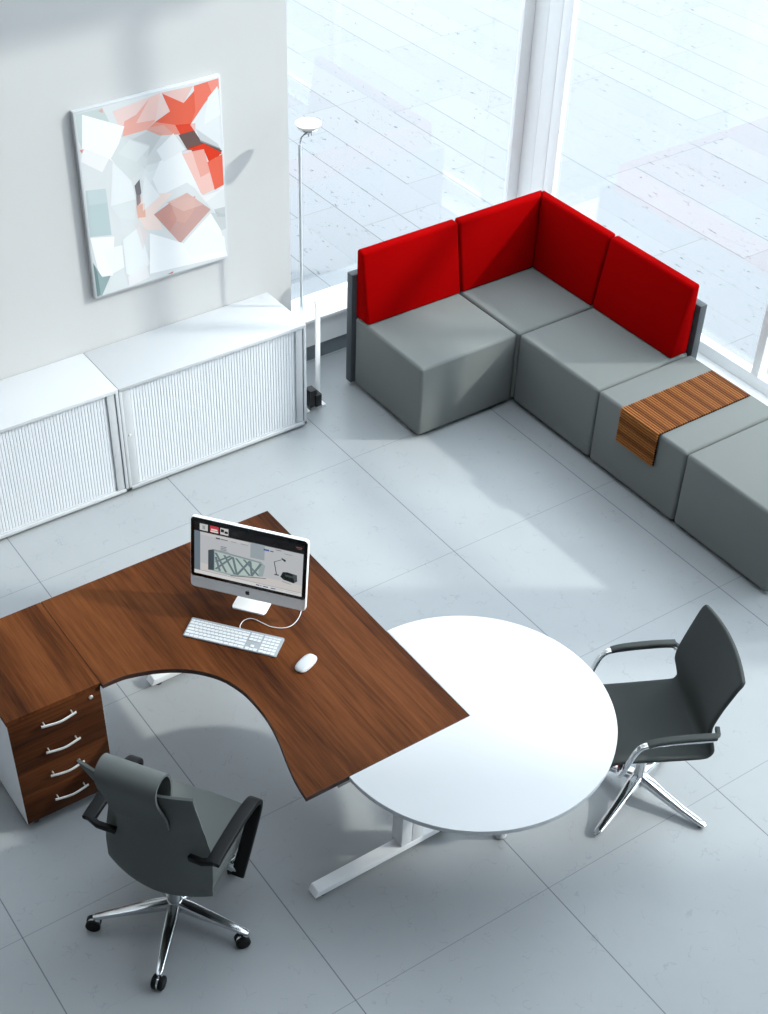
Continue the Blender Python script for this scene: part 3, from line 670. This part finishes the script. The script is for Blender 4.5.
# mouse
ms = empty('computer_mouse', (2.337, 3.716, TH+.0006), math.radians(21), 'smooth white computer mouse lying right of the keyboard', 'mouse')
rings = []
for z, kx_, ky_ in ((0, .90, .90), (.004, .97, .97), (.009, 1.0, 1.0), (.0105, 1.0, 1.0), (.016, .93, .94), (.020, .78, .82), (.0225, .52, .6), (.0235, .2, .25)):
    rings.append([(a*kx_, b*ky_, z) for a, b in [(.061*math.copysign(abs(math.cos(v))**.72, math.cos(v)), .032*math.copysign(abs(math.sin(v))**.72, math.sin(v))) for v in [2*math.pi*i/32 for i in range(32)]]])
link('upper_shell', loft(rings[3:]), M['white'], ms); link('base', loft(rings[:4]), M['silver'], ms)
# ================================================================ FLOOR LAMP
lp = empty('floor_lamp', (3.995, 6.26, 0), label='tall slim floor lamp with a shallow white bowl, beside the low cabinet', cat='lamp')
xl, xr, yl = 3.935, 4.052, 6.272
path = [(xl, yl, .012)] + [(xl, yl, z) for z in (.2, .5, .66)] + [(xl+.012, yl, .725), (xl+.04, yl, .745), (xr-.04, yl, .748), (xr-.012, yl, .735), (xr, yl, .69)] + [(xr, yl, z) for z in (.5, .2, .012)]
t = sweep(path, rrect(.016, .007, .004, 2), upv=(0, 1, 0)) 
linkw('base_frame', t, M['frame'], lp)
for x in (xl, xr+.006):
    linkw('base_foot', bx(x-.014, x+.014, 6.205, 6.345, 0, .014, b=.002), M['frame'], lp)
linkw('crossbar', bx(xl, xr, yl-.012, yl+.012, .014, .028, b=.002), M['frame'], lp)
t = bx(3.95, 4.0, 6.20, 6.262, .028, .15, b=.004); box(t, 3.985, 4.03, 6.19, 6.245, .028, .115, b=.004)
linkw('ballast_box', t, M['foot'], lp)
linkw('pole', tube([(xl+.004, yl, .70), (xl+.003, yl, 1.74)], .0085, 12), M['pole'], lp)
linkw('neck', tube(smooth_path([(xl+.006, yl, 1.735), (xl+.012, yl, 1.775), (xl+.045, yl-.004, 1.795), (4.0, 6.258, 1.80)], 5), .0045, 8), M['chrome'], lp)
hc = Vector((4.008, 6.295, 1.815))
nrm = Vector((.0, -.02, 1)).normalized()
linkw('bowl', lathe([(0, .0), (.025, .002), (.05, .012), (.068, .028), (.074, .040), (.071, .041), (.05, .030), (0, .024)], 32, hc - Vector((0, 0, .02)), nrm), M['milk'], lp)
linkw('reflector_cup', lathe([(0, -.024), (.018, -.022), (.036, -.006), (.056, .010), (.054, .014), (.03, .001), (0, .0)], 28, hc - Vector((0, 0, .018)), nrm), M['chrome'], lp)
for a, b in ((-.006, -.012), (.012, -.016)): linkw('fixing_screw', tube([hc + Vector((a, b, -.05)), hc + Vector((a, b, -.03))], .0035, 8), M['steel'], lp)
# ================================================================ TASK CHAIR  (local: +X forward, +Y left, Z up)
tc = empty('task_chair', (1.44, 3.36, 0), math.radians(33.5), 'dark grey swivel task chair on castors with looped headrest, pulled up to the walnut desk', 'chair')
S0 = -.018      # lateral centre (left = +y)
HW = [(.38, .222), (.44, .236), (.55, .240), (.62, .236), (.68, .228), (.74, .216), (.82, .212), (.93, .220), (1.03, .231), (1.14, .244)]
CF = [(.38, -.150), (.45, -.172), (.55, -.172), (.68, -.160), (.80, -.165), (.95, -.188), (1.06, -.210), (1.16, -.236)]
CV = [(.40, .060), (.60, .072), (.75, .075), (.90, .055), (1.05, .030), (1.2, .02)]
def back(u, v):
    a = u*2 - 1
    ztop = 1.098 + .030*max(0, abs(a)-.45)/.55; zb = .390 + .02*abs(a)
    z = zb + (ztop-zb)*v; hw = interp(HW, z)
    return (interp(CF, z) + interp(CV, z)*a*a, S0 - a*hw, z)
link('backrest', shell(back, 24, 34, .011), M['chair'], tc, 60)
# headrest: a band looped over the top edge
prof = smooth_path([(-.183, 0, .865), (-.197, 0, .93), (-.222, 0, 1.0), (-.248, 0, 1.07), (-.258, 0, 1.125), (-.244, 0, 1.168), (-.205, 0, 1.185), (-.167, 0, 1.170), (-.147, 0, 1.13), (-.145, 0, 1.08), (-.158, 0, 1.02), (-.170, 0, .95)], 4)
def head(u, v):
    p = prof[min(int(u*(len(prof)-1)+.5), len(prof)-1)]; w = .152 if 1 else 0
    w = .128 - .008*max(0, 1 - (p.z-.86)/.16)
    return (p.x, S0 + .008 + (v*2-1)*w, p.z)
link('headrest', shell(head, len(prof)-1, 8, .010), M['chair'], tc, 60)
def seat_outline(front, rear, wf, wr, r): return [(rear, wr-.03), (rear, -wr+.03), (rear+.02, -wr), (rear+.2, -wr-.004), (front-r, -wf), (front-r*.3, -wf+r*.35), (front, -wf+r), (front+.008, 0), (front, wf-r), (front-r*.3, wf-r*.35), (front-r, wf), (rear+.2, wr+.004), (rear+.02, wr)]
op = seat_outline(.335, -.135, .222, .232, .035)
rings = []
for k, z in ((.93, .432), (.985, .440), (1.0, .455), (1.0, .470), (.985, .482), (.94, .487)): rings.append([(.09 + (x-.09)*k, S0 + y*k, z - .014*max(0, (x-.2)/.12)**2) for x, y in op])
link('seat', loft(rings), M['chair'], tc, 50)
link('seat_pan', bx(-.10, .16, S0-.13, S0+.13, .385, .433, b=.012), M['foot'], tc)
# arms
for s in (-1, 1):
    y = S0 + (.285 if s > 0 else -.268)
    path = smooth_path([(-.145, y, .690), (-.06, y, .695), (.08, y, .692), (.17, y, .680), (.222, y, .663), (.243, y, .632), (.222, y, .585), (.155, y, .50), (.080, y, .415), (.045, y, .378)], 4)
    n_ = len(path)
    a_ = link('armrest', sweep(path, rrect(.028, .0115, .007, 3), upv=(-.55, 0, .83), scale=[(1, 1.15 if i < 14 else 1.0) for i in range(n_)]), M['blk'], tc)
    t = tube([(.06, y, .388), (.06, y - s*.05, .40), (.06, S0 + s*.12, .405)], .014, 10); q_ = link('arm_bracket', t, M['satin'], tc)
    t = sweep([(-.135, y, .690), (-.150, y - s*.045, .685), (-.140, S0 + s*.165, .672)], rrect(.012, .014, .004, 2)); link('arm_link', t, M['blk'], tc)
link('lever', tube([(-.02, S0+.12, .405), (-.035, S0+.20, .40), (-.05, S0+.245, .395)], .009, 8), M['satin'], tc)
link('back_bracket', sweep(smooth_path([(.0, S0, .40), (-.10, S0, .385), (-.135, S0, .40), (-.152, S0, .44), (-.155, S0, .52)], 4), rrect(.04, .008, .004, 2), upv=(-.5, 0, .85)), M['foot'], tc)
link('gas_column', lathe([(0, .10), (.024, .10), (.024, .24), (.015, .242), (.015, .39), (0, .39)], 20), M['satin'], tc)
link('hub', lathe([(0, .062), (.040, .062), (.046, .075), (.044, .105), (.030, .122), (0, .124)], 24), M['alu'], tc)
for k in range(5):
    a = math.radians(157 - 33.5 + 72*k + 1); d = Vector((math.cos(a), math.sin(a), 0)); sd = Vector((-d.y, d.x, 0))
    rings = []
    for r, w_, zt, zb in ((.03, .026, .118, .070), (.08, .027, .116, .074), (.18, .023, .105, .078), (.28, .0175, .096, .076), (.335, .0150, .090, .072), (.352, .010, .087, .071)):
        rings.append([d*r + sd*x + Vector((0, 0, (zt+zb)/2 + y)) for x, y in rrect(w_, (zt-zb)/2, min(w_, (zt-zb)/2)*.55, 3)])
    lg = link('base_leg', loft(rings), M['alu'], tc)
    c = d*.338; al = math.radians((20, 95, 40, 120, 60)[k]); ax = Vector((math.cos(al), math.sin(al), 0)); off = Vector((-ax.y, ax.x, 0))*.016
    cs = link('castor_fork', lathe([(0, .05), (.011, .05), (.014, .056), (.014, .066), (.008, .074), (0, .074)], 14, c), M['chrome'], tc); cs.parent = lg
    for s in (-1, 1):
        wl = lathe([(0, -.011), (.027, -.011), (.0325, -.006), (.0325, .006), (.027, .011), (0, .011)], 24, c + off + ax*(.0145*s) + Vector((0, 0, .0327)), ax)
        q_ = link('castor_wheel', wl, M['blk'], tc); q_.parent = lg
    ho = lathe([(0, -.004), (.0275, -.004), (.0275, .004), (0, .004)], 20, c + off + Vector((0, 0, .0327)), ax); box(ho, c.x-.010, c.x+.010, c.y-.010, c.y+.010, .03, .054, b=.003)
    q_ = link('castor_housing', ho, M['chrome'], tc); q_.parent = lg
# ================================================================ VISITOR CHAIR
vc = empty('visitor_chair', (3.577, 2.804, 0), math.radians(153.9), 'charcoal visitor chair on a polished four star base, tucked in at the round white table', 'chair')
prof = smooth_path([(.262, 0, .442), (.235, 0, .462), (.18, 0, .470), (.05, 0, .466), (-.10, 0, .462), (-.165, 0, .462), (-.186, 0, .472), (-.196, 0, .50), (-.194, 0, .56), (-.187, 0, .625), (-.188, 0, .675), (-.210, 0, .76), (-.243, 0, .86), (-.274, 0, .952)], 5)
cum = [0]
for a, b in zip(prof, prof[1:]): cum.append(cum[-1] + (b-a).length)
VW = [(0, .232), (.4, .240), (.55, .242), (.68, .236), (.8, .238), (.97, .246), (1, .240)]
def pat(s):
    s *= cum[-1]
    for i in range(len(cum)-1):
        if s <= cum[i+1] + 1e-9:
            f = (s-cum[i])/(cum[i+1]-cum[i]); return prof[i].lerp(prof[i+1], f)
    return prof[-1]
def vshell(u, v):
    a = u*2-1; p = pat(v); hw = interp(VW, v)
    cv = 0 if p.z < .5 else min(1, (p.z-.5)/.12)*.024
    ed = .012*a*a*max(0, min(1, (.56-p.z)/.08))
    zt = -.018*a*a if v > .93 else 0
    zt *= (v-.93)/.07 if v > .93 else 0
    return (p.x + cv*a*a, -a*hw, p.z + ed + zt)
t = shell(vshell, 20, 64, .020); bevel(t, .006, 2, 60); link('seat_shell', t, M['chair2'], vc, 50)
for s in (-1, 1):
    y = s*.287
    path = smooth_path([(-.168, y, .662), (-.06, y, .668), (.07, y, .664), (.128, y, .652)], 5)
    link('arm_pad', sweep(path, rrect(.017, .011, .007, 3)), M['chair2'], vc)
    path = smooth_path([(-.175, y*.93, .64), (-.15, y, .650), (0, y, .654), (.10, y, .650), (.148, y, .640), (.172, y, .612), (.192, y, .555), (.208, y*.98, .49), (.212, y*.90, .437), (.19, y*.7, .415), (.12, y*.35, .405), (.04, 0, .40)], 5)
    link('arm_frame', sweep(path, rrect(.014, .0085, .006, 3), upv=(.5, 0, .85)), M['chrome'], vc)
    link('arm_bracket', sweep([(-.165, y, .655), (-.185, y*.93, .650), (-.196, y*.78, .645)], rrect(.010, .010, .004, 2)), M['chair2'], vc)
link('under_seat_plate', bx(-.10, .12, -.12, .12, .415, .448, b=.008), M['chrome'], vc)
link('column', lathe([(0, .09), (.030, .09), (.028, .13), (.0235, .15), (.0235, .415), (0, .415)], 24), M['chrome'], vc)
link('hub', lathe([(0, .055), (.036, .055), (.040, .07), (.040, .105), (.030, .122), (0, .123)], 24), M['chrome'], vc)
for k in range(4):
    a = math.radians(45 + 90*k - 1.5); d = Vector((math.cos(a), math.sin(a), 0)); sd = Vector((-d.y, d.x, 0)); rings = []
    for r, w_, zt, zb in ((.02, .030, .124, .072), (.07, .029, .110, .066), (.14, .0245, .084, .044), (.24, .0205, .053, .022), (.33, .0185, .034, .010), (.352, .0155, .029, .008), (.362, .008, .022, .009)):
        rings.append([d*r + sd*x + Vector((0, 0, (zt+zb)/2 + y)) for x, y in rrect(w_, (zt-zb)/2, min(w_, (zt-zb)/2)*.7, 3)])
    lg = link('base_leg', loft(rings), M['chrome'], vc)
    g_ = link('glide', lathe([(0, 0), (.011, 0), (.011, .012), (0, .012)], 14, d*.338), M['tip'], vc); g_.parent = lg
